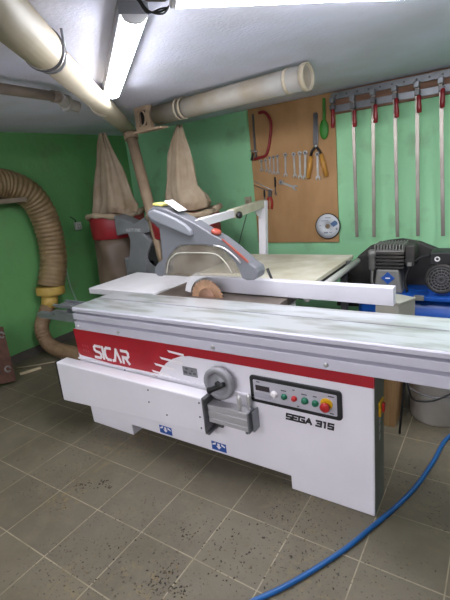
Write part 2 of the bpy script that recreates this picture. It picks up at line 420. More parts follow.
GL = {'S': [[(1, 1), (.22, 1), (.02, .88), (.02, .66), (.2, .54), (.8, .46), (.98, .34), (.98, .12), (.78, 0), (0, 0)]],
      'I': [[(.5, 0), (.5, 1)]],
      'C': [[(1, 1), (.35, 1), (.08, .85), (0, .6), (0, .4), (.1, .14), (.35, 0), (.85, 0)]],
      'A': [[(-.05, 0), (.18, .04), (.55, 1), (1, 0)]],
      'R': [[(.12, 0), (.12, .5)], [(0, 1), (.8, 1), (1, .85), (1, .62), (.8, .48), (.45, .46), (1, 0)]],
      'E': [[(1, 1), (0, 1), (0, 0), (1, 0)], [(0, .5), (.85, .5)]],
      'G': [[(1, 1), (0, 1), (0, 0), (1, 0), (1, .48), (.55, .48)]],
      '3': [[(0, 1), (1, 1), (1, 0), (0, 0)], [(.25, .5), (1, .5)]],
      '1': [[(.2, 1), (.6, 1), (.6, 0)]],
      '5': [[(1, 1), (0, 1), (0, .52), (1, .52), (1, 0), (0, 0)]],
      'a': [[(0, 0), (.5, 1), (1, 0)], [(.2, .35), (.8, .35)]]}
GL['s'] = [[(1, 1), (0, 1), (0, .5), (1, .5), (1, 0), (0, 0)]]
t = MB(); strokes(t, 'SICAR', -2.312, .565, .084, {'S': .74, 'I': .04, 'C': .66, 'A': .80, 'R': .72}, .0185, yv-.0014, .002, 0, .24)
o = t.build('lettering', whitevinyl, cab); o['label'] = 'white capital letters on the red stripe'
t = MB()
for i, (x, z) in enumerate(((-2.44, .625), (-2.415, .625), (-2.39, .622), (-2.44, .590), (-2.415, .588), (-2.39, .586))):
    t.prism([(x, yv-.001, z), (x+.016, yv-.001, z), (x+.011, yv-.001, z+.02), (x+.003, yv-.001, z+.016)], (0, .0015, 0))
t.build('faded_emblem', M('faded_red_print', '#b9434c', .5, var=.05), cab)
t = MB(); GLS = GL['S']; GL['S'] = GL['s']; GLA = GL['A']; GL['A'] = GL['a']
strokes(t, 'SEGA 315', -.876, .437, .029, {'S': .85, 'E': .85, 'G': .95, 'A': 1.0, '3': .85, '1': .6, '5': .85}, .0095, YS-.001, .002, .14, .33)
o = t.build('lettering', black, cab); o['label'] = 'black slanted lettering under the control panel'
# nameplate and blue floor labels
MB().box((-1.535, YS-.002, .566), (-1.428, YS, .624)).build('nameplate', M('grey_nameplate', '#86868b', .4, .3, var=.05), cab)
t = MB()
for x, z, s in ((-1.515, .588, .014), (-1.505, .612, .009), (-1.48, .585, .010), (-1.465, .603, .007), (-1.449, .588, .010)): t.box((x-s, YS-.0035, z-s*.6), (x+s, YS-.0015, z+s*.6))
t.build('nameplate_print', M('nameplate_ink', '#55555b', .5), cab)
for lx, lz in ((-1.757, .128), (-1.338, .128)):
    MB().box((lx-.052, YS-.002, lz-.028), (lx+.052, YS, lz+.028)).build('blue_label', bluest, cab)
    s = MB(); s.prism([(lx+x, YS-.0035, lz+z) for x, z in ((-.018, .002), (0, -.016), (.018, .002), (.008, .002), (.008, .022), (-.008, .022), (-.008, .002))], (0, .0015, 0))
    for sx in (-1, 1): s.prism([(lx+sx*x, YS-.0035, lz+z) for x, z in ((.02, .026), (.045, .012), (.045, .004), (.02, .012))], (0, .0015, 0))
    s.build('label_arrow', whitevinyl, cab)
MB().box((-2.505, YS-.012, .522), (-.9, YS, .536)).build('ledge', white, cab, bevel=.003)

# long cover box in front
ap = MB()
A0, A1 = YS-.107, YS-.012
ap.prism([(-2.637, A0, .519), (-1.335, A0, .508), (-1.341, A0, .285), (-2.652, A0, .207)], (0, A1-A0, 0))
ap = ap.build('slide_cover', white, saw, bevel=.008)
MB().prism([(-2.630, A0+.012, .512), (-2.645, A0+.012, .215), (-2.682, A0+.012, .215), (-2.667, A0+.012, .512)], (0, .07, 0)).build('rubber_edge', rubber, ap)
for px, py in ((148, 390), (149, 402), (167, 415), (199, 403), (200, 417), (201.5, 428), (125, 370)):
    p = onY(px, py, A0); p.y = A0
    MB().lathe([(.006, .0), (.005, .003), (.002, .0045)], p, (0, -1, 0), 10).build('rivet', dsteel, ap)
ep = MB().box((-1.335, A0-.004, .284), (-1.322, A1+.004, .512))
ep.box((-1.322, A0-.004, .50), (-1.307, A1, .512)); ep.box((-1.322, A0-.004, .284), (-1.307, A1, .296)); ep.box((-1.323, A1-.010, .284), (-1.275, A1+.004, .51))
ep.build('end_plate', dsteel, ap, bevel=.002)
# aluminium arm
ar = MB(); ya = 1.625
pr = [(ya, .352), (ya, .375), (ya+.004, .378), (ya+.004, .384), (ya, .387), (ya, .421), (ya+.004, .424), (ya+.004, .43), (ya, .433), (ya, .462), (ya+.062, .462), (ya+.062, .352)]
ar.prism([(-1.32, y, z) for y, z in pr], (.255, 0, 0))
ar = ar.build('aluminium_arm', alu2, saw, bevel=.0015)
MB().box((-1.065, ya-.004, .345), (-1.055, ya+.066, .466)).build('arm_end_plate', zinc, ar, bevel=.002)
MB().box((-1.048, ya+.02, .345), (-1.040, YS-.001, .465)).build('arm_end_plate', zinc, ar, bevel=.002)
for x, y in ((-1.115, ya+.018), (-1.075, ya+.05)):
    MB().lathe([(.009, .0), (.009, .02), (.013, .03), (.013, .078), (.009, .086), (.003, .088)], (x, y, .463), (0, 0, 1), 16).build('clamp_bolt', steel, ar)
MB().lathe([(.012, 0), (.012, .03)], (-1.09, ya+.03, .322), (0, 0, 1), 12).build('clamp_nut', zinc, ar)

# hand wheel
wc = Vector((-1.245, YS, .592)); hw = MB()
R = .094
hw.lathe([(.05, .0), (.05, .02), (R-.008, .026), (R, .034), (R, .062), (R-.006, .068), (R-.024, .068), (R-.03, .062), (R-.034, .05), (.03, .05), (.028, .056), (.004, .056)], wc, (0, -1, 0), 40)
hw = hw.build('hand_wheel', greypaint, saw)
hub = wc+Vector((0, -.056, 0))
MB().lathe([(.016, .0), (.016, .012), (.012, .016), (.002, .016)], hub, (0, -1, 0), 16).build('hub', black, hw)
hp = wc+Vector((-.035, -.072, -.035)); hq = wc+Vector((.048, -.072, .012))
MB().tube([hq, hq+(hp-hq)*.3, hp+(hp-hq)*.05, hp+(hp-hq)*.25, hp+(hp-hq)*.30], [.013, .015, .014, .02, .012], 14).build('crank_handle', black, hw)

# control panel
cp = MB()
def rrect(cx, cz, w, h, r, y, n=5):
    out = []
    for sx, sz, a0 in ((1, 1, 0), (-1, 1, PI/2), (-1, -1, PI), (1, -1, 1.5*PI)):
        for k in range(n+1):
            a = a0+PI/2*k/n; out.append((cx+sx*(w/2-r)+r*math.cos(a), y, cz+sz*(h/2-r)+r*math.sin(a)))
    return out
pcx, pcz = -.826, .578
cp.prism(rrect(pcx, pcz, .492, .155, .018, YS-.012), (0, .012, 0)); cp = cp.build('control_panel', black, saw, bevel=.003)
yp = YS-.0135
MB().prism(rrect(pcx, pcz, .448, .113, .006, yp), (0, .002, 0)).build('panel_plate', M('silver_plate', '#bcbac4', .4, .2, var=.03), cp)
MB().box((-1.036, yp-.003, .577), (-.955, yp, .606)).build('display', M('display_glass', '#3a3538', .25), cp)
MB().box((-1.045, yp-.002, .535), (-.950, yp, .562)).build('key_row', M('key_row_print', '#a9a8b2', .5), cp)
def button(x, z, r, m, name, yy=yp):
    MB().lathe([(r*1.25, .0), (r*1.25, .004), (r, .005), (r, .014), (r*.8, .017), (.001, .017)], (x, yy, z), (0, -1, 0), 20).build(name, m, cp)
button(-.929, .573, .015, whitevinyl, 'selector_knob'); button(-.873, .571, .013, greenpl, 'push_button'); button(-.818, .572, .012, redpl, 'push_button')
button(-.762, .572, .015, greenpl, 'push_button'); button(-.708, .570, .014, greenpl, 'push_button')
MB().lathe([(.030, 0), (.030, .004), (.027, .006)], (-.652, yp, .580), (0, -1, 0), 28).build('emergency_collar', yellow, cp)
MB().lathe([(.014, 0), (.014, .012), (.024, .017), (.024, .027), (.018, .032), (.001, .033)], (-.652, yp-.005, .573), (0, -1, 0), 24).build('emergency_button', redpl, cp)
ink = M('panel_ink', '#55535c', .5)
for x, z, w in ((-1.02, .625, .02), (-.875, .603, .03), (-.82, .618, .012), (-.765, .605, .03), (-.71, .605, .02), (-.63, .622, .03), (-.80, .532, .012), (-.628, .532, .02)):
    MB().box((x-w/2, yp-.001, z-.003), (x+w/2, yp, z+.003)).build('printed_mark', ink, cp)
# isolator on the right side of the cabinet
sx = -.4345
sw = MB().box((sx, 1.775, .515), (sx+.010, 1.845, .588)).build('isolator_switch', yellow, saw, bevel=.003)
MB().box((sx+.010, 1.80, .53), (sx+.022, 1.822, .575)).build('switch_knob', redpl, sw, bevel=.004)
t = MB(); 
for k in range(3): t.box((sx, 1.79, .47-.045*k), (sx+.0015, 1.815, .50-.045*k))
t.build('side_marking', M('marking_ink', '#a9a7ad', .5), cab)

# sliding beam + top
bx0, bx1 = -2.462, .75
y0 = 1.697
pb = [(y0, .757), (y0, .812), (y0+.030, .818), (y0+.030, .829), (y0, .832), (y0, .872), (y0+.04, .8745), (y0+.04, .8845), (y0+.002, .887), (y0+.002, .908), (y0+.008, .915),
      (1.924, .915), (1.925, .86), (1.936, .86), (1.937, .915), (2.10, .915), (2.10, .757)]
tb = MB(); tb.prism([(bx0, y, z) for y, z in pb], (bx1-bx0, 0, 0))
beam = tb.build('sliding_table', alu, saw, bevel=.0012, seg=1)
MB().box((bx0+.002, y0+.010, .9152), (bx1, 1.924, .9170)).build('table_top', alutop, beam)
MB().box((bx0+.002, 1.937, .9152), (bx1, 2.098, .9170)).build('table_top', alutop, beam)
for px, py in ((78, 324), (118, 330), (213, 346), (326, 362)):
    p = onY(px, py, y0); p.y = y0; p.z = .782
    MB().lathe([(.012, 0), (.011, .006), (.005, .009)], p, (0, -1, 0), 12).build('bolt', steel, beam)
re = MB(); re.box((-2.985, 1.75, .775), (bx0, 1.80, .815)); re.box((-2.985, 1.80, .775), (bx0, 1.93, .785)); re.box((-2.76, 1.752, .815), (bx0, 1.762, .845)); re.box((-2.76, 1.752, .885), (bx0, 1.766, .90)); re.box((-2.76, 1.86, .785), (bx0, 1.872, .90))
for k in range(7): re.box((-2.755+.042*k, 1.7625, .87), (-2.735+.042*k, 1.86, .884))
re.build('rail_extension', zinc, saw, bevel=.002)
# tables
MB().prism([(-2.80, 2.125, .872), (-2.085, 2.125, .872), (-2.03, 2.60, .872), (-2.80, 2.69, .872)], (0, 0, .046)).build('side_table', whiteb, saw, bevel=.004)
MB().box((-2.055, 2.112, .862), (-1.085, 2.56, .912)).build('main_table', castiron, saw, bevel=.004)
et = MB().box((-2.16, 2.57, .882), (-1.075, 3.56, .914)).build('extension_table', dustyw, saw, bevel=.004)
MB().box((-2.15, 2.58, .80), (-1.09, 3.54, .8815)).build('table_frame', dustblack, et)
for x in (-2.12, -1.13): MB().box((x-.025, 3.44, 0), (x+.025, 3.49, .80)).build('table_leg', dsteel, et)
MB().tube([(-1.005, 3.45, .885), (-1.005, 2.35, .885)], .024, 18).build('fence_rail', M('rail_paint', '#b3b3ae', .45, .1, var=.06), saw)
for y in (2.5, 3.35): MB().box((-1.076, y, .86), (-1.02, y+.04, .90)).build('rail_bracket', dsteel, saw)
# fence
fa = Vector((-1.80, 2.262, 0)); fb = Vector((-.462, 2.205, 0)); fd = (fb-fa).normalized(); fn = Vector((-fd.y, fd.x, 0))
pf = [(-.0, .921), (0, 1.017), (.006, 1.021), (.05, 1.021), (.05, .921)]
fe = MB().prism([fa+fn*u+Vector((0, 0, z)) for u, z in pf], fb-fa).build('rip_fence', M('fence_white', '#c9c7cf', .45, var=.03), saw, bevel=.002)
MB().obox(fa+fd*.80+fn*.11+Vector((0, 0, .945)), fd, fn, (0, 0, 1), .10, .12, .05).build('fence_block', greyplastic, fe, bevel=.006)
lv = onZ(268, 272, .98)
MB().tube([fa+fd*.60+fn*.09+Vector((0, 0, .93)), fa+fd*.54+fn*.09+Vector((0, 0, 1.075))], [.007, .010], 10).build('fence_lever', black, fe)

# blade and riving knife
bc = Vector((-1.625, 2.15, .905)); rb = .13
bl = []
nt = 30
for k in range(nt):
    a0 = 2*PI*k/nt
    for da, rr in ((0, rb-.013), (.035, rb), (.12, rb-.002)):
        a = a0+da; bl.append(bc+Vector((rr*math.cos(a), -.0016, rr*math.sin(a))))
blade = MB().prism(bl, (0, .0032, 0)).build('saw_blade', copper, saw)
MB().lathe([(.068, 0), (.068, .006), (.06, .010), (.001, .011)], bc+Vector((0, -.0016, 0)), (0, -1, 0), 30).build('flange', M('blade_flange_steel', '#94705c', .4, .4), blade)
kn = arc(bc+Vector((0, -.0015, 0)), .140, PI*.48, PI*.93, 14, (1, 0, 0), (0, 0, 1))+arc(bc+Vector((0, -.0015, 0)), .185, PI*.93, PI*.60, 14, (1, 0, 0), (0, 0, 1))
MB().prism(kn, (0, .003, 0)).build('riving_knife', whiteb, saw)

# overhead guard
gpost = MB().bar((-1.975, 3.60, .80), (-1.93, 3.60, 1.42), .075, .055)
gpost = gpost.build('guard_post', white, saw, bevel=.004)
ga0 = Vector((-1.66, 2.14, 1.395)); ga1 = Vector((-1.80, 2.85, 1.385)); ga2 = Vector((-1.95, 3.64, 1.39))
MB().bar(ga0, ga1, .055, .055, (0, 0, 1)).build('guard_arm', white, saw, bevel=.004)
arm2 = MB().bar(ga1-(ga2-ga1).normalized()*.05, ga2, .068, .068, (0, 0, 1)).build('guard_arm', dustyw, saw, bevel=.004)
MB().lathe([(.010, 0), (.010, .02), (.025, .024), (.028, .035), (.025, .048), (.004, .05)], ga1+Vector((.034, -.02, -.012)), (1, -.15, 0), 18).build('arm_knob', black, arm2)
MB().prism([(-1.962, 3.585, 1.24), (-1.93, 3.585, 1.36), (-1.935, 3.40, 1.36)], (.008, 0, 0)).build('corner_brace', white, gpost)
YG = 2.10
def gp(x, y, Y=YG):
    p = onY(140+x/3.75, 190+y/3.75, Y); return p
shell = [(25, 95), (27, 78), (45, 64), (70, 62), (110, 78), (200, 122), (268, 165), (300, 182), (340, 212), (378, 245), (412, 276), (436, 292), (442, 310), (438, 330), (424, 339), (400, 340), (380, 332), (368, 296), (352, 268), (330, 243), (308, 224), (290, 214), (240, 207), (150, 207), (136, 216), (114, 240), (98, 262), (92, 290), (90, 316), (80, 324), (66, 324), (55, 312), (54, 292), (64, 276), (82, 262), (76, 200), (70, 146), (38, 118)]
gd = MB().prism([gp(*p) for p in shell], (0, .10, 0)).build('blade_guard', greyplastic, saw, bevel=.010, seg=3)
bul = [(26, 92), (30, 80), (46, 74), (80, 86), (130, 108), (168, 132), (188, 152), (192, 168), (184, 174), (150, 160), (100, 138), (60, 122), (36, 108)]
MB().prism([gp(*p, YG-.025) for p in bul], (0, .03, 0)).build('guard_bulge', greyplastic2, gd, bevel=.012, seg=3)
shp = [(88, 322), (90, 290), (96, 262), (113, 240), (136, 216), (150, 207), (240, 207), (290, 214), (308, 224), (330, 243), (352, 268), (368, 296), (380, 326)]
for y in (YG+.008, YG+.088): MB().prism([gp(*p)+Vector((0, y-YG, 0)) for p in shp], (0, .004, 0)).build('clear_shield', clear, gd)
rim = [(100, 312), (108, 268), (126, 246), (150, 236), (240, 236), (280, 240), (305, 255), (330, 285), (345, 312)]
MB().tube(spline([gp(*p, YG+.007) for p in rim], .02), .0035, 8).build('shield_rim', M('milky_rim', '#c9c5bb', .4), gd)
MB().prism([gp(*p, YG-.006) for p in ((304, 184), (307, 184), (343, 214), (381, 247), (406, 271), (402, 272), (374, 248.5), (338, 215))], (0, .012, 0)).build('orange_strip', orange, gd)
MB().tube(spline([gp(*p, YG-.004) for p in ((276, 208), (310, 216), (345, 240), (378, 274))], .02), .006, 8).build('sprung_rod', steel, gd)
lv = gp(276, 162)+Vector((0, .03, .004))
MB().lathe([(.030, -.012), (.033, 0), (.028, .012), (.012, .018)], lv, (.35, 0, 1), 18).build('red_knob', orange, gd)
q = gp(118, 72)+Vector((0, .045, .018)); MB().obox(q, Vector((.84, 0, -.54)), (0, 1, 0), Vector((.54, 0, .84)), .13, .085, .004).build('paper_label', paper, gd)
q = gp(64, 58)+Vector((0, .045, .004)); MB().obox(q, Vector((.96, 0, -.15)).normalized(), (0, 1, 0), Vector((.15, 0, .96)).normalized(), .08, .085, .012).build('yellow_label', yellowpaper, gd)

# ------------------------------------------------------------------ dust collector
YD = 3.28
P = lambda px, py: onY(px, py, YD)
c1 = P(113, 214); c2 = P(191, 212)
dc = thing('dust_collector', 'twin bag dust collector with grey fan housing behind the saw', 'dust collector', ((c1.x+c2.x)/2, YD, 0))
def bag(rows, ph, seg=48):
    mb = MB(); rings = []
    # rows: px_left, px_right, py
    rows = rows[:]
    fine = []
    for (a, b) in zip(rows, rows[1:]):
        n = 5
        for k in range(n): fine.append(tuple(a[i]+(b[i]-a[i])*k/n for i in range(3)))
    fine.append(rows[-1])
    for i, (l, r, py) in enumerate(fine):
        A = P(l, py); B = P(r, py); c = (A+B)/2; rad = (B-A).length/2
        tt = i/(len(fine)-1); ring = []
        for k in range(seg):
            th = 2*PI*k/seg
            f = 1+.12*math.sin(5*th+ph+1.2*tt)+.10*math.sin(11*th-2*ph+2.5*tt)+.05*math.sin(3*th+14*tt)
            f = .06+f*.84; ring.append(mb.bm.verts.new((c.x+rad*f*math.cos(th), c.y+rad*.62*f*math.sin(th), c.z+.012*math.sin(4*th+ph))))
        rings.append(ring)
    for i in range(len(rings)-1):
        for k in range(seg):
            f = mb.bm.faces.new((rings[i][k], rings[i][(k+1) % seg], rings[i+1][(k+1) % seg], rings[i+1][k])); f.smooth = True
    mb.bm.faces.new(rings[0]); mb.bm.faces.new(rings[-1][::-1]); return mb
bag([(99, 105, 134), (98, 108, 142), (98, 114, 155), (97, 121, 170), (97, 126, 185), (97, 132, 198), (96, 137, 207), (97, 136, 213)], .3).build('filter_bag', canvas, dc)
bag([(176, 182, 126), (172, 185, 138), (169, 190, 152), (168, 194, 165), (168, 196, 178), (168, 198, 188), (168, 206, 195), (169, 210, 202), (169, 209, 209)], 1.9).build('filter_bag', canvas, dc)
def drum(cx, pl, pr, pyt, pyb, pysack, lump):
    A = P(pl, pyt); B = P(pr, pyt); r = (B-A).length/2; c = (A+B)/2; zb = P(cx, pyb).z
    rim = MB(); n = 40; pts = [Vector((c.x+1.02*r*math.cos(2*PI*k/n), c.y+1.02*r*math.sin(2*PI*k/n), c.z+.02*math.sin(3*2*PI*k/n))) for k in range(n+1)]
    rim.tube(pts, [.028+.007*math.sin(k*1.7) for k in range(n+1)], 10); rim.build('rolled_bag_hem', canvas, dc)
    MB().lathe([(r*.97, 0), (r, .01), (r, c.z-zb-.02), (r*.97, c.z-zb)], (c.x, c.y, zb), (0, 0, 1), 40).build('drum', reddrum, dc)
    s = MB(); rings = []
    for i in range(15):
        tt = i/14; z = zb-(zb-.16)*tt; ring = []
        for k in range(40):
            th = 2*PI*k/40; f = (.93+.1*math.sin(PI*tt))*(1+.04*math.sin(4*th+5*tt)+.03*math.sin(7*th-9*tt+lump))
            ring.append(s.bm.verts.new((c.x+r*f*math.cos(th), c.y+r*f*math.sin(th), z)))
        rings.append(ring)
    for i in range(14):
        for k in range(40):
            fc = s.bm.faces.new((rings[i][k], rings[i][(k+1) % 40], rings[i+1][(k+1) % 40], rings[i+1][k])); fc.smooth = True
    s.bm.faces.new(rings[0]); s.bm.faces.new(rings[-1][::-1]); s.build('waste_sack', plasticbag, dc)
    MB().box((c.x-r*.8, c.y-r*.8, .05), (c.x+r*.8, c.y+r*.8, .15)).build('base_frame', greyhousing, dc)
    for a, b2 in ((-1, -1), (1, -1), (1, 1), (-1, 1)): MB().cyl((c.x+a*r*.65-.015, c.y+b2*r*.65, .03), (c.x+a*r*.65+.015, c.y+b2*r*.65, .03), .03, 14).build('castor', rubber, dc)
    return c, r, zb
d1 = drum(114, 98, 136, 214, 236, 290, 0)
d2 = drum(185, 157, 213, 212, 234, 290, 2)
MB().bar((d1[0].x, YD, .10), (d2[0].x, YD, .10), .3, .08, (0, 0, 1)).build('base_frame', greyhousing, dc)
yh = YD-.30
hp_ = lambda x, y: onY(80+x/4.5, 190+y/4.5, yh)
hpoly = [(150, 115), (185, 128), (215, 142), (240, 152), (262, 138), (285, 124), (304, 116), (312, 190), (298, 193), (284, 197), (296, 212), (312, 224), (320, 236), (312, 262), (302, 292), (298, 330), (300, 372), (214, 372), (218, 320), (224, 260), (224, 225), (214, 197), (190, 200), (165, 208)]
hz = MB().prism([hp_(*p) for p in hpoly], (0, .16, 0)).build('fan_housing', greyhousing, dc, bevel=.012)
MB().prism([hp_(*p)+Vector((0, -.003, 0)) for p in ((208, 172), (275, 174), (276, 188), (209, 187))], (0, .004, 0)).build('worn_sticker', M('worn_sticker_grey', '#9a9c9e', .6, scale=30, col2='#7d7f80', fac=(.45, .55)), hz)
cc = hp_(262, 330); MB().box((cc.x-.22, yh+.02, .14), (cc.x+.22, yh+.30, cc.z+.05)).build('fan_casing', greyhousing, dc, bevel=.02)
mc = hp_(325, 300); MB().tube([(mc.x+.02, yh+.02, mc.z), (mc.x+.02, yh+.28, mc.z)], .10, 24).build('motor', rubber, dc)
mt = MB(); mt.box((mc.x-.02, yh+.04, .14), (mc.x+.06, yh+.24, mc.z)); mt.build('motor_stand', rubber, dc)

# ------------------------------------------------------------------ big hose on the left wall
xh = -4.145
hs = thing('extraction_hose', 'thick ribbed brown hose bent down along the left wall', 'hose', (xh, 2.6, 0))
pth = spline([(xh, 1.5, 1.84), (xh, 2.2, 1.845), (xh, 2.46, 1.82), (xh, 2.66, 1.70), (xh, 2.76, 1.50), (xh, 2.79, 1.25), (xh, 2.765, .98), (xh, 2.665, .72)], .0118)
pth2 = []; rr = []
for i, p in enumerate(pth): pth2.append(p); rr.append((.143, .1455, .143, .131)[i % 4])
MB().tube(pth2, rr, 28).build('ribbed_hose', hosecol, hs)
MB().lathe([(.10, -.015), (.147, 0), (.152, .02), (.150, .075), (.145, .09)], (xh, 2.645, .635), (0, .1, 1), 28).build('reducer_collar', tape, hs)
MB().tube([(xh, 2.585, .50), (xh, 2.63, .63)], .086, 24).build('reducer_sleeve', tape, hs)
p3 = spline([(xh, 2.59, .53), (xh, 2.50, .42), (xh, 2.44, .29), (xh+.05, 2.44, .15), (xh+.20, 2.44, .09), (xh+.50, 2.43, .085), (-3.3, 2.42, .085), (-2.75, 2.40, .085)], .008)
MB().tube(p3, [(.076, .078, .076, .069)[i % 4] for i in range(len(p3))], 22).build('thin_ribbed_hose', hosecol2, hs)

s0 = onX(0, 201, XL+.05); s1 = onX(27, 200, XL+.05)
sh = tag(MB().box((XL+.001, 2.30, 1.645), (XL+.012, 2.72, 1.70)).box((XL+.012, 1.9, 1.645), (-4.0, 2.525, 1.69)).build('wall_shelf', M('grey_shelf_wood', '#8a7d6c', .7, scale=6), bevel=.003), 'short grey wooden shelf board on the left wall right under the thick hose', 'shelf')
so = onX(77, 226, XL); so.x = XL
sk = thing('wall_socket', 'white surface socket on the left green wall with a short stub of cable', 'socket', so)
MB().box((XL, so.y-.04, so.z-.045), (XL+.04, so.y+.04, so.z+.045)).build('housing', M('aged_white_plastic', '#b9b7b2', .5), sk, bevel=.005)
for dy in (-.014, .014):
    for dz in (-.014, .014): MB().cyl((XL+.038, so.y+dy, so.z+dz), (XL+.0412, so.y+dy, so.z+dz), .006, 10).build('socket_hole', black, sk)
MB().tube(spline([(XL+.01, so.y-.015, so.z+.044), (XL+.012, so.y-.02, so.z+.075), (XL+.012, so.y-.06, so.z+.105), (XL+.006, so.y-.075, so.z+.12)], .01), .006, 8).build('cable_stub', rubber, sk)
cb = [onX(62, 240, XL+.012), onX(65, 262, XL+.012), onX(70, 285, XL+.012), onX(78, 305, XL+.012), onX(84, 330, XL+.012)]
tag(MB().tube(spline(cb, .03), .009, 8).build('wall_cable', M('pale_green_cable', '#9db8a2', .5)), 'pale thin cable running down the left wall beside the hose', 'cable')
so2 = onY(249.5, 201, YB)
sk2 = thing('wall_socket', 'beige surface socket on the back wall at the left edge of the tool board', 'socket', (so2.x, YB, so2.z))
MB().box((so2.x-.035, YB-.045, so2.z-.05), (so2.x+.035, YB, so2.z+.05)).build('housing', M('beige_plastic', '#c0b49b', .5), sk2, bevel=.005)
MB().cyl((so2.x, YB-.047, so2.z), (so2.x, YB-.044, so2.z), .02, 16).build('socket_face', M('beige_face', '#a89b82', .5), sk2)
MB().tube(spline([(so2.x, YB-.02, so2.z-.048), onY(240, 240, YB-.02), onY(236, 262, YB-.02)], .03), .005, 8).build('socket_cable', M('grey_cable', '#6d7a70', .5), sk2)

# leaning brown board and stick by the left wall
e0 = Vector((-3.818, 1.869, .012)); tr_ = Vector((-4.03, 1.985, .50))
vx = Vector((0, 1, 0)); up = (tr_-e0).normalized(); vx = (vx-up*vx.dot(up)).normalized(); nn = vx.cross(up)
hh = (tr_-e0).length
cen = e0-vx*.40+up*hh/2-nn*.0
lb = thing('leaning_board', 'dark brown board with round metal fittings leaning at the left wall', 'board', (e0.x, e0.y-.2, 0))
MB().obox(cen, vx, nn, up, .80, .03, hh).build('board', darkwood, lb, bevel=.003)
for px, py in ((8, 369), (1.5, 335)):
    r = ROT @ _d(px, py); pl = cen+nn*.016; tt = (pl-EYE).dot(nn)/r.dot(nn); c = EYE+r*tt
    MB().tube([c+.026*(math.cos(a)*vx+math.sin(a)*up) for a in (2*PI*k/16 for k in range(15))], .008, 8).build('ring_fitting', pumpgrey, lb)
a_, b_ = onZ(20, 374, .012), onZ(41, 367.5, .012)
tag(MB().bar(a_, b_, .03, .02, (0, 0, 1)).build('wood_strip', M('pale_wood', '#bbab8e', .7)), 'pale wood strip lying on the floor by the left wall', 'wood strip')
a_, b_ = onZ(17, 368, .008), onZ(58, 361, .008)
tag(MB().tube(spline([a_, (a_+b_)/2+Vector((.02, 0, 0)), b_], .05), .008, 8).build('floor_cable', M('dusty_cable', '#8b8069', .6)), 'dusty cable lying along the foot of the left wall', 'cable')

# ------------------------------------------------------------------ tool board and tools
YT = YB-.022
x0, x1 = -2.395, -1.44
tbd = tag(MB().box((x0, YT, .90), (x1, YB-.001, ZC-.004)).build('tool_board', boardm), 'brown particle board screwed to the back wall full of hand tools', 'board')
YW = YT-.008
W = lambda px, py, d=0: onY(px, py, YT-.008-d)
def spanner(pt, pb, label, w=.014, hd=1.0, group='spanners hanging in a row on the tool board'):
    p = W(*pt); q = W(*pb); d = (q-p).normalized(); n = d.cross(Vector((0, 1, 0))); L_ = (q-p).length
    t = thing('spanner', label, 'spanner', q, group)
    MB().bar(p+d*.018, q-d*.018, w*1.2, .006).build('shaft', steel, t, bevel=.001)
    r = w*1.3*hd
    # ring end
    MB().pipe(p+d*.012+Vector((0, .005, 0)), p+d*.012-Vector((0, .005, 0)), r, r*.55, 20).build('ring_end', steel, t)
    # open jaw end
    MB().tube([p+d*.012+Vector((0, .0078, 0)), p+d*.012-Vector((0, .012, 0))], r*.5, 8).build('nail', dsteel, tbd)
    poly = [(-.7, -.9), (.7, -.9), (1.05, -.2), (1.0, .8), (.5, 1.1), (.42, .15), (0, -.15), (-.42, .15), (-.5, 1.1), (-1.0, .8), (-1.05, -.2)]
    c = q-d*.012
    MB().prism([c+n*(u*r)+d*(v*r)-Vector((0, .004, 0)) for u, v in poly], (0, .008, 0)).build('jaw', steel, t)
    return t
sp = [((261, 160), (261.7, 171), 'smallest combination spanner, leftmost of the row on the tool board', .013),
      ((265.5, 159), (266.8, 171.5), 'second short spanner from the left in the row below the red saw', .012),
      ((269.5, 157), (270.3, 173), 'third spanner from the left in the row on the tool board', .013),
      ((273.3, 156), (274.2, 174), 'fourth spanner from the left in the row on the tool board', .013),
      ((277.3, 155), (278, 174), 'fifth spanner, last of the tight cluster left of the gap', .013),
      ((285.2, 153.5), (285.6, 176), 'spanner hanging alone in the middle of the row with gaps both sides', .015),
      ((293.5, 153), (295, 177), 'seventh spanner, first of the three left of the shears', .016),
      ((299.6, 152), (300.2, 178), 'spanner hanging second left of the yellow shears handle', .017),
      ((305.2, 151.5), (305, 178.5), 'bright large spanner right against the left shears handle', .018)]
for a_, b_, l_, w_ in sp: spanner(a_, b_, l_, w_)
spanner((317.3, 153), (318, 179), 'long spanner hanging between the two wooden shears handles', .018)
spanner((280, 182), (296, 188), 'dark spanner hanging slanted below the row', .020, group='spanners hanging in a row on the tool board')
# hacksaw with red frame
hsw = thing('bow_saw', 'red framed bow saw hanging at the upper left of the tool board', 'saw', W(258, 159))
MB().tube(spline([W(258.5, 113, .01), W(264, 112, .01), W(269, 117, .01), W(271, 125, .01), W(270, 138, .01), W(268, 150, .01), W(265, 156, .01), W(258, 158, .01), W(254, 159.5, .01)], .02), .015, 12).build('frame', M('dark_red_frame', '#8f2029', .4), hsw)
MB().bar(W(252.8, 114, .012), W(255, 152, .012), .022, .006).build('saw_blade', dsteel, hsw)
MB().tube([W(250.5, 151, .014), W(257.5, 151.5, .014)], .006, 10).build('tension_screw', steel, hsw)
MB().tube([W(251.5, 160.5, .014), W(253, 153, .014)], [.014, .010], 10).build('handle', black, hsw)
MB().tube([W(255.5, 152, .014), W(256, 158, .014)], [.012, .012], 10).build('lower_clamp', dsteel, hsw)
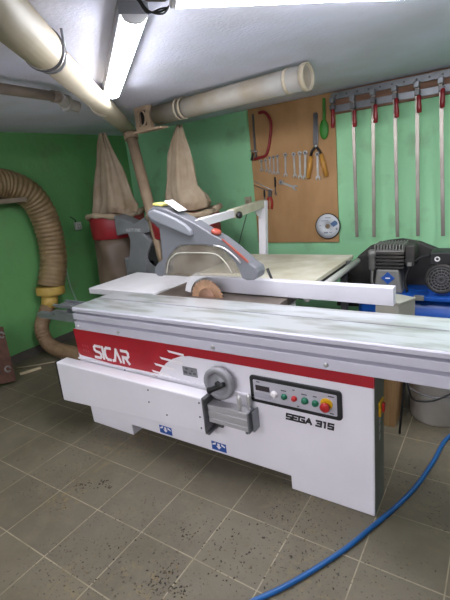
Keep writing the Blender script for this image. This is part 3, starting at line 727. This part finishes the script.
# rods, dark screwdriver, red pliers
tag(MB().tube([W(254.5, 181.5), W(273, 190.5)], .0055, 8).build('long_hex_key', steel), 'upper thin steel rod hanging slanted near the lower left of the tools', 'hex key')
tag(MB().tube([W(254, 185), W(271, 192)], .0045, 8).build('long_hex_key', dsteel), 'lower thin steel rod hanging slanted under a similar rod', 'hex key')
sd = thing('screwdriver', 'black handled screwdriver hanging upright below the spanner cluster', 'screwdriver', W(275.6, 194))
MB().tube([W(274.8, 177), W(275, 180), W(275.3, 187)], [.008, .011, .010], 10).build('handle', black, sd)
MB().tube([W(275.3, 187), W(275.7, 193)], .006, 8).build('shank', dsteel, sd)
MB().pipe(W(275.8, 194, -.003), W(275.8, 194, .005), .016, .008, 14).build('socket_end', dsteel, sd)
pl = thing('pliers', 'red handled pliers hanging behind the white guard post', 'pliers', W(269, 207))
MB().tube(spline([W(268.5, 197, .008), W(267.2, 202, .008), W(268, 209, .008)], .02), .012, 10).build('handle', redpl, pl)
MB().tube(spline([W(270.5, 197, .008), W(272, 202, .008), W(271.8, 209, .008)], .02), .012, 10).build('handle', redpl, pl)
MB().prism([W(x, y, .012) for x, y in ((268, 197.5), (268.5, 190), (270, 189.5), (271.5, 192), (271.3, 197.5))], (0, .012, 0)).build('jaws', dsteel, pl)
sd = thing('chisel', 'short black handled chisel hanging left of the red pliers', 'chisel', W(264.5, 203))
MB().tube([W(264.2, 190), W(264.4, 193), W(264.6, 197)], [.009, .012, .010], 10).build('handle', black, sd)
MB().bar(W(264.6, 197), W(265, 203), .014, .004).build('blade', dsteel, sd)
# shears
shr = thing('hedge_shears', 'hedge shears with yellow wooden handles hanging blades up', 'shears', W(316, 178))
MB().prism([W(x, y, .014) for x, y in ((313.3, 113), (316.2, 112.3), (317.6, 114), (318.2, 141), (317.4, 147), (314, 147), (313, 140))], (0, .006, 0)).build('blade', dsteel, shr)
MB().prism([W(x, y, .021) for x, y in ((314, 116), (316, 113), (316.9, 141), (316.5, 148), (313.8, 148), (312.9, 142))], (0, .006, 0)).build('blade', M('dark_blade', '#66666a', .5, .6), shr)
MB().lathe([(.016, 0), (.016, .008), (.006, .011)], W(315.8, 146, .022), (0, -1, 0), 14).build('pivot_bolt', steel, shr)
for s, pts in ((0, ((315, 147), (312, 151), (310.8, 156), (308, 178.5))), (1, ((316.5, 147), (319.5, 151), (320.8, 154), (326.5, 176.5)))):
    q = [W(x, y, .018) for x, y in pts]
    MB().tube([q[0], q[1], q[2]], [.012, .013, .014], 10).build('tang', black, shr)
    MB().tube([q[2], q[2]+(q[3]-q[2])*.5, q[3]], [.021, .026, .022], 14).build('handle', handlewood, shr)
# green brush
gb = thing('hand_brush', 'green hand brush hanging right of the hedge shears', 'brush', W(324, 139))
MB().bar(W(323.8, 98, .008), W(324.2, 122, .008), .028, .012).build('handle', bushgreen, gb, bevel=.004)
c = W(324, 129.5, .012); MB().ball(c, .075, (.62, .25, 1.25)).build('brush_head', bushgreen, gb)
# cutting disc
dcn = W(327.8, 226.2, .004); Rd = .134
cd = thing('cutting_disc', 'round white cutting disc with black rim at the foot of the tool board', 'disc', (dcn.x, dcn.y, dcn.z-Rd))
MB().pipe(dcn+Vector((0, .004, 0)), dcn-Vector((0, .004, 0)), Rd, .014, 48).build('abrasive_disc', rubber, cd)
MB().pipe(dcn-Vector((0, .0041, 0)), dcn-Vector((0, .0058, 0)), Rd-.009, .026, 48).build('paper_label', M('disc_paper', '#d6d9df', .6, var=.04), cd)
MB().pipe(dcn-Vector((0, .0041, 0)), dcn-Vector((0, .0066, 0)), .026, .013, 24).build('bore_ring', M('bore_ring_tan', '#9d907f', .5), cd)
t = MB(); yd = dcn.y-.0068
t.prism([(dcn.x+x, yd, dcn.z+z) for x, z in ((.028, .026), (.078, .060), (.102, .042), (.108, .018), (.062, -.008))], (0, .0012, 0)); t.build('blue_print', M('disc_blue_ink', '#5c7aa6', .6), cd)
t = MB()
for x, z, w, h_ in ((.005, .088, .06, .008), (-.03, .058, .075, .007), (-.02, -.066, .045, .016), (.03, -.064, .03, .008), (-.08, .01, .02, .007), (.095, -.03, .018, .02)): t.box((dcn.x+x-w/2, yd, dcn.z+z-h_/2), (dcn.x+x+w/2, yd+.0012, dcn.z+z+h_/2))
t.build('print_lines', M('disc_grey_ink', '#8d94a3', .6), cd)

# ------------------------------------------------------------------ clamp rack and clamps
YK = YB-.09
rk = thing('clamp_rack', 'steel clamp rack of two rails and a wood batten under the ceiling', 'rack', (-.5, YB, 2.13))
xr0, xr1 = onY(331, 105, YK).x, .6
MB().box((-1.435, YB-.04, 2.135), (xr1, YB-.001, 2.335)).build('wood_batten', M('batten_wood', '#8a6650', .7, scale=5, stretch=(.6, 5, 5), col2='#74523f'), rk)
for z in (2.262, 2.150): MB().box((xr0-.01, YK+.03, z), (xr1, YB-.0405, z+.06)).build('rail', zinc, rk, bevel=.003)
for i in range(12):
    x = xr0+.04+.10*i; MB().lathe([(.008, 0), (.008, .006), (.002, .008)], (x, YK+.03, 2.292), (0, -1, 0), 10).build('rail_bolt', dsteel, rk)
cl = [((332.5, 98), (332.7, 128), 109, 128, False, 'short red handled clamp hanging at the left end of the clamp rack'),
      ((352.5, 96), (357, 237), 110, 127, True, 'long bar clamp hanging leftmost of the five long ones, tilted a little'),
      ((373, 90), (374, 237), 104, 123, True, 'long bar clamp hanging second of the five on the green wall'),
      ((394.5, 86), (397.5, 237), 98, 118, True, 'long bar clamp hanging in the middle of the five on the green wall'),
      ((417, 82), (418, 236), 95, 113, True, 'long bar clamp hanging fourth of the five, above the motor'),
      ((441, 78), (443, 236), 88, 108, True, 'long bar clamp hanging rightmost, its red handle tilted')]
for i, (pt, pb, h0, h1, long_, lab) in enumerate(cl):
    yb = YK-.005
    p = onY(*pt, yb); q = onY(*pb, yb)
    t = thing('bar_clamp', lab, 'clamp', q, 'red handled bar clamps on the rack')
    d = (q-p).normalized(); side = Vector((1, 0, 0))
    if long_: MB().bar(p, q, .031, .013, (0, 1, 0)).build('bar', barsteel, t, bevel=.002)
    else: MB().bar(p, p+d*.12, .022, .010, (0, 1, 0)).build('bar', dsteel, t, bevel=.002)
    MB().obox(p+Vector((0, -.006, -.02)), (1, 0, 0), (0, 1, 0), (0, 0, 1), .042, .07, .05).build('fixed_jaw', zinc, t, bevel=.005)
    a_ = onY(pt[0]+(1.8 if long_ else .2)+.5*(i == 2), h0, yb-.045); b_ = onY(pt[0]+(2.2 if long_ else .3)-(1.0 if i == 5 else 0)+.5*(i == 2), h1, yb-.045)
    sj = p+d*.085
    MB().obox(sj+Vector((.006, -.02, 0)), (1, 0, 0), (0, 1, 0), (0, 0, 1), .04, .07, .045).build('sliding_jaw', dsteel, t, bevel=.005)
    hd = (b_-a_)
    MB().tube([a_-hd*.2, a_], .007, 10).build('screw', black, t)
    MB().tube([a_, a_+hd*.08, a_+hd*.35, a_+hd*.7, b_-hd*.04, b_], [.012, .019, .017, .021, .019, .010], 14).build('handle', M('clamp_handle_red', '#86141d', .3, var=.08) if i == 0 else bpy.data.materials['clamp_handle_red'], t)

# ------------------------------------------------------------------ compressor
YC = 3.60
K = lambda px, py, Y=YC: onY(px, py, Y)
cm = thing('air_compressor', 'blue tank air compressor with black motor below the hanging clamps', 'compressor', (-.4, YC+.05, 0))
tz = .42; tr = .19
MB().lathe([(.05, -.04), (.12, -.03), (tr-.02, 0), (tr, .03), (tr, 1.35), (tr-.02, 1.38), (.12, 1.41), (.05, 1.42)], (-1.0, YC+.05, tz), (1, 0, 0), 36).build('air_tank', bluetank, cm)
MB().box((-.95, YC-.16, tz+tr-.035), (.28, YC+.24, tz+tr-.005)).build('mounting_plate', bluetank, cm, bevel=.004)
for x in (-.85, .2):
    for y in (YC-.08, YC+.18): MB().box((x-.02, y-.02, 0), (x+.02, y+.02, tz)).build('leg', bluetank, cm)
# belt guard
bgp = [(336, 306), (338, 292), (346, 274), (358, 256), (370, 246), (385, 241), (402, 239), (420, 242), (438, 249), (455, 258), (470, 270), (478, 300), (476, 312)]
yg = YC+.20
bg = MB().prism([K(x, y, yg) for x, y in bgp], (0, .07, 0)).build('belt_guard', dustblack, cm, bevel=.02, seg=3)
# pump
pz = tz+tr-.005
pc = K(390, 282, YC)
def ring_poly(cx, wt, wb, z0, z1): return [(cx-wb/2, z0), (cx+wb/2, z0), (cx+wt/2, z1), (cx-wt/2, z1)]
zA = K(390, 267).z; zB = K(390, 250).z; zT = K(390, 243).z
s_ = MB().prism([(x, YC-.10, z) for x, z in ring_poly(pc.x, .17, .23, pz, zA)], (0, .2, 0)).build('crankcase', pumpgrey, cm, bevel=.012)
bcen = Vector((pc.x+.005, YC-.102, (pz+zA)/2+.03))
MB().prism([bcen+Vector((x, 0, z)) for x, z in ((-.055, 0), (-.03, .022), (0, .052), (.03, .022), (.055, 0), (.03, -.022), (0, -.052), (-.03, -.022))], (0, -.006, 0)).build('blue_emblem', bluest, s_)
MB().prism([bcen+Vector((x, -.007, z)) for x, z in ((-.018, -.004), (.018, -.004), (.018, .005), (-.018, .005))], (0, -.0015, 0)).build('emblem_text', whitevinyl, s_)
nf = 5
cy = MB().box((pc.x-.075, YC-.08, zA), (pc.x+.085, YC+.08, zB))
for k in range(nf):
    z = zA+(zB-zA)*(k+.35)/nf; cy.box((pc.x-.10, YC-.105, z), (pc.x+.125, YC+.105, z+(zB-zA)/nf*.5))
cy.build('finned_cylinder', dustblack, cm, bevel=.003)
hd = MB().box((pc.x-.10, YC-.10, zB), (pc.x+.125, YC+.10, zB+.02))
for k in range(10): hd.box((pc.x-.10+.0235*k, YC-.11, zB+.02), (pc.x-.09+.0235*k, YC+.1, zT+.005))
hd.build('cylinder_head', pumpgrey, cm, bevel=.002)
hx = K(408, 254)
MB().box((pc.x+.128, YC-.07, zB-.12), (pc.x+.20, YC+.1, zT-.01)).build('air_filter', dustblack, cm, bevel=.01)
MB().box((pc.x+.15, YC-.085, zB-.115), (pc.x+.18, YC-.069, zB-.085)).build('filter_clip', pumpgrey, cm)
fx = K(375, 256).x
MB().lathe([(.022, 0), (.028, .01), (.028, .12), (.034, .125), (.034, .16), (.02, .17)], (fx, YC-.09, zB-.15), (0, 0, 1), 18).build('valve_body', pumpgrey, cm)
MB().tube(spline([(fx, YC-.09, zB-.14), (fx-.004, YC-.09, zB-.25), (fx+.01, YC-.09, pz+.05), (fx+.03, YC-.06, pz+.01)], .03), .011, 10).build('delivery_pipe', pumpgrey, cm)
# motor
mc = K(443, 276, YC-.02)
mz = max(mc.z, pz+.12)
MB().lathe([(.110, 0), (.114, .02), (.114, .20), (.108, .26), (.06, .27)], (mc.x, YC-.10, mz), (0, 1, 0), 36).build('motor_body', dustblack, cm)
fcn = MB().lathe([(.116, 0), (.119, -.012), (.111, -.030), (.102, -.034), (.097, -.030), (.096, -.018)], (mc.x, YC-.10, mz), (0, 1, 0), 40).build('fan_cover', dustblack, cm)
gr = MB()
for r_ in (.026, .048, .07, .091): gr.tube([(mc.x+r_*math.cos(2*PI*k/28), YC-.132, mz+r_*math.sin(2*PI*k/28)) for k in range(29)], .0035, 6)
for k in range(8): a_ = PI*k/8; gr.bar((mc.x-.094*math.cos(a_), YC-.131, mz-.094*math.sin(a_)), (mc.x+.094*math.cos(a_), YC-.131, mz+.094*math.sin(a_)), .006, .004)
gr.build('fan_grille', dsteel, fcn)
MB().box((mc.x-.09, YC-.09, pz), (mc.x+.09, YC+.14, mz-.08)).build('motor_foot', bluetank, cm)
tb = MB().box((mc.x-.085, YC-.10, mz+.105), (mc.x+.10, YC+.10, mz+.20)).build('terminal_box', black, cm, bevel=.006)
MB().pipe((mc.x-.035, YC-.100, mz+.152), (mc.x-.035, YC-.104, mz+.152), .020, .011, 18).build('round_logo', whitevinyl, tb)
MB().tube(spline([(mc.x-.085, YC-.02, mz+.16), (mc.x-.16, YC-.03, mz+.15), (mc.x-.235, YC-.05, mz+.08), (mc.x-.27, YC-.06, mz-.04), (mc.x-.25, YC-.06, pz+.01)], .03), .011, 10).build('motor_cable', rubber, cm)
hb = K(420, 298, YC-.16); MB().box((hb.x-.04, YC-.19, pz-.02), (hb.x+.03, YC-.161, pz+.015)).build('plate_sticker', pumpgrey, cm)

# grey box on wooden crate, between fence end and compressor
ob = Vector((-.56, 2.55, 0))
wc_ = thing('wooden_crate', 'tall bare wooden crate standing right behind the saw cabinet', 'crate', (-.60, 2.62, 0))
w = MB()
w.box((-.80, 2.50, .02), (-.785, 2.84, .60)); w.box((-.525, 2.50, .02), (-.51, 2.84, .60)); w.box((-.785, 2.825, .02), (-.525, 2.84, .60))
w.build('side_panel', rawwood, wc_); MB().box((-.785, 2.50, .02), (-.525, 2.515, .60)).build('front_panel', rawwood, wc_)
MB().box((-.81, 2.495, .60), (-.505, 2.85, .618)).build('lid', rawwood, wc_, bevel=.003)
MB().box((-.80, 2.50, 0), (-.51, 2.84, .02)).build('bottom', rawwood, wc_)
u1 = Vector((.430, .903, 0)); u2 = Vector((-.903, .430, 0)); g0 = Vector((-.515, 2.62, .6182))
gc = g0+u1*.08+u2*.09
gb_ = thing('metal_box', 'dusty grey box on the crate by the right end of the white fence', 'box', (gc.x, gc.y, .6182))
MB().obox((gc.x, gc.y, .6182+.088), u1, u2, (0, 0, 1), .16, .18, .176).build('body', greymetal, gb_, bevel=.004)
MB().obox((gc.x, gc.y, .6182+.1825), u1, u2, (0, 0, 1), .165, .185, .012).build('lid', M('box_lid_grey', '#9a9a90', .6, scale=5, var=.1), gb_, bevel=.004)

# bucket + its cable
bcx, bcy = -.30, 2.77
bk = thing('bucket', 'dusty white plastic bucket on the floor under the saw table', 'bucket', (bcx, bcy, 0))
prf = [(.158, 0), (.163, .01), (.182, .33), (.190, .335), (.190, .35), (.180, .352), (.175, .34), (.156, .02), (.001, .018)]
MB().lathe(prf, (bcx, bcy, 0), (0, 0, 1), 40).build('body', bucketm, bk)
MB().tube([(bcx+.188*math.cos(a), bcy+.188*math.sin(a), .345) for a in (2*PI*k/40 for k in range(41))], .007, 8).build('rim', bucketm, bk)
MB().tube(spline([(bcx-.19, bcy-.02, .315), (bcx-.155, bcy-.16, .255), (bcx, bcy-.215, .235), (bcx+.155, bcy-.16, .27), (bcx+.19, bcy-.02, .315)], .03), .005, 8).build('wire_handle', dsteel, bk)
cpts = [(-.47, 2.44, .55), (-.43, 2.42, .40), (-.40, 2.43, .28), (-.36, 2.48, .235), (-.29, 2.50, .245), (-.20, 2.52, .30), (-.13, 2.54, .36), (-.06, 2.56, .47), (-.04, 2.5, .60), (-.04, 2.3, .76)]
tag(MB().tube(spline(cpts, .02), .006, 8).build('loose_cable', rubber), 'black cable looping in front of the white bucket under the table', 'cable')
tag(MB().tube(spline([(-.465, 2.42, .02), (-.45, 2.40, .2), (-.43, 2.36, .45), (-.42, 2.2, .74)], .02), .007, 8).build('upright_cable', rubber), 'black cable rising from the floor beside the wooden crate', 'cable')

# blue hose on the floor
hz = .012
hp2 = [onZ(x, y, hz) for x, y in ((252, 602), (280, 589), (310, 572), (345, 549), (372, 527), (400, 503), (418, 484), (433, 462), (450, 436))]
hp2 = [hp2[0]+Vector((-.08, -.13, 0)), *hp2, hp2[-1]+Vector((.16, .16, 0)), hp2[-1]+Vector((.6, .3, 0))]
tag(MB().tube(spline(hp2, .03), .0115, 12).build('air_hose', bluehose), 'blue rubber air hose curving across the tiles past the saw', 'hose')

# sawdust chips on the tiles
ch = MB()
clusters = [((78, 487), .10, 60), ((165, 585), .12, 60), ((60, 505), .10, 40), ((70, 560), .2, 60), ((200, 545), .2, 60), ((250, 560), .2, 50), ((160, 500), .3, 60), ((330, 560), .3, 40), ((60, 470), .4, 50), ((300, 520), .3, 40), ((400, 560), .3, 30)]
for (px, py), s, n in clusters:
    c = onZ(px, py, 0)
    for i in range(n):
        x = c.x+random.gauss(0, s*.5); y = c.y+random.gauss(0, s*.5)
        if y > 1.68: continue
        a_ = random.random()*PI; l = random.uniform(.003, .009); w = l*random.uniform(.3, .8)
        ch.obox((x, y, .0012), (math.cos(a_), math.sin(a_), 0), (-math.sin(a_), math.cos(a_), 0), (0, 0, 1), l, w, .002)
o = ch.build('sawdust', chipm); tag(o, 'sawdust and wood chips scattered over the grey floor tiles', 'sawdust'); o['kind'] = 'stuff'

cr_ = MB()
for (px, py), s_r, n in (((103, 483), .05, 22), ((108, 487), .03, 10), ((160, 580), .08, 45), ((187, 533), .05, 16), ((215, 540), .09, 18), ((83, 485), .03, 12), ((240, 560), .16, 26), ((180, 590), .05, 22), ((300, 540), .25, 20), ((100, 570), .2, 16), ((270, 520), .2, 16)):
    c = onZ(px, py, 0)
    for i in range(n):
        x = c.x+random.gauss(0, s_r*.5); y = c.y+random.gauss(0, s_r*.5)
        if y > 1.68: continue
        a_ = random.random()*PI; l = random.uniform(.003, .010); w_ = l*random.uniform(.3, .7)
        cr_.obox((x, y, .0014), (math.cos(a_), math.sin(a_), 0), (-math.sin(a_), math.cos(a_), 0), (0, 0, 1), l, w_, .0024)
o = cr_.build('dirt_crumbs', M('dark_crumb', '#2e2a24', .85, var=.2, scale=30)); tag(o, 'dark dirt crumbs in loose patches on the grey floor tiles', 'dirt'); o['kind'] = 'stuff'

# ------------------------------------------------------------------ world / view
w = bpy.data.worlds.new('room_air'); SC.world = w; w.use_nodes = True
w.node_tree.nodes['Background'].inputs[0].default_value = (.5, .55, .6, 1); w.node_tree.nodes['Background'].inputs[1].default_value = 0.0
SC.view_settings.view_transform = 'Standard'; SC.view_settings.look = 'None'; SC.view_settings.gamma = 1; SC.view_settings.use_curve_mapping = False
SC.view_settings.exposure = 0.0
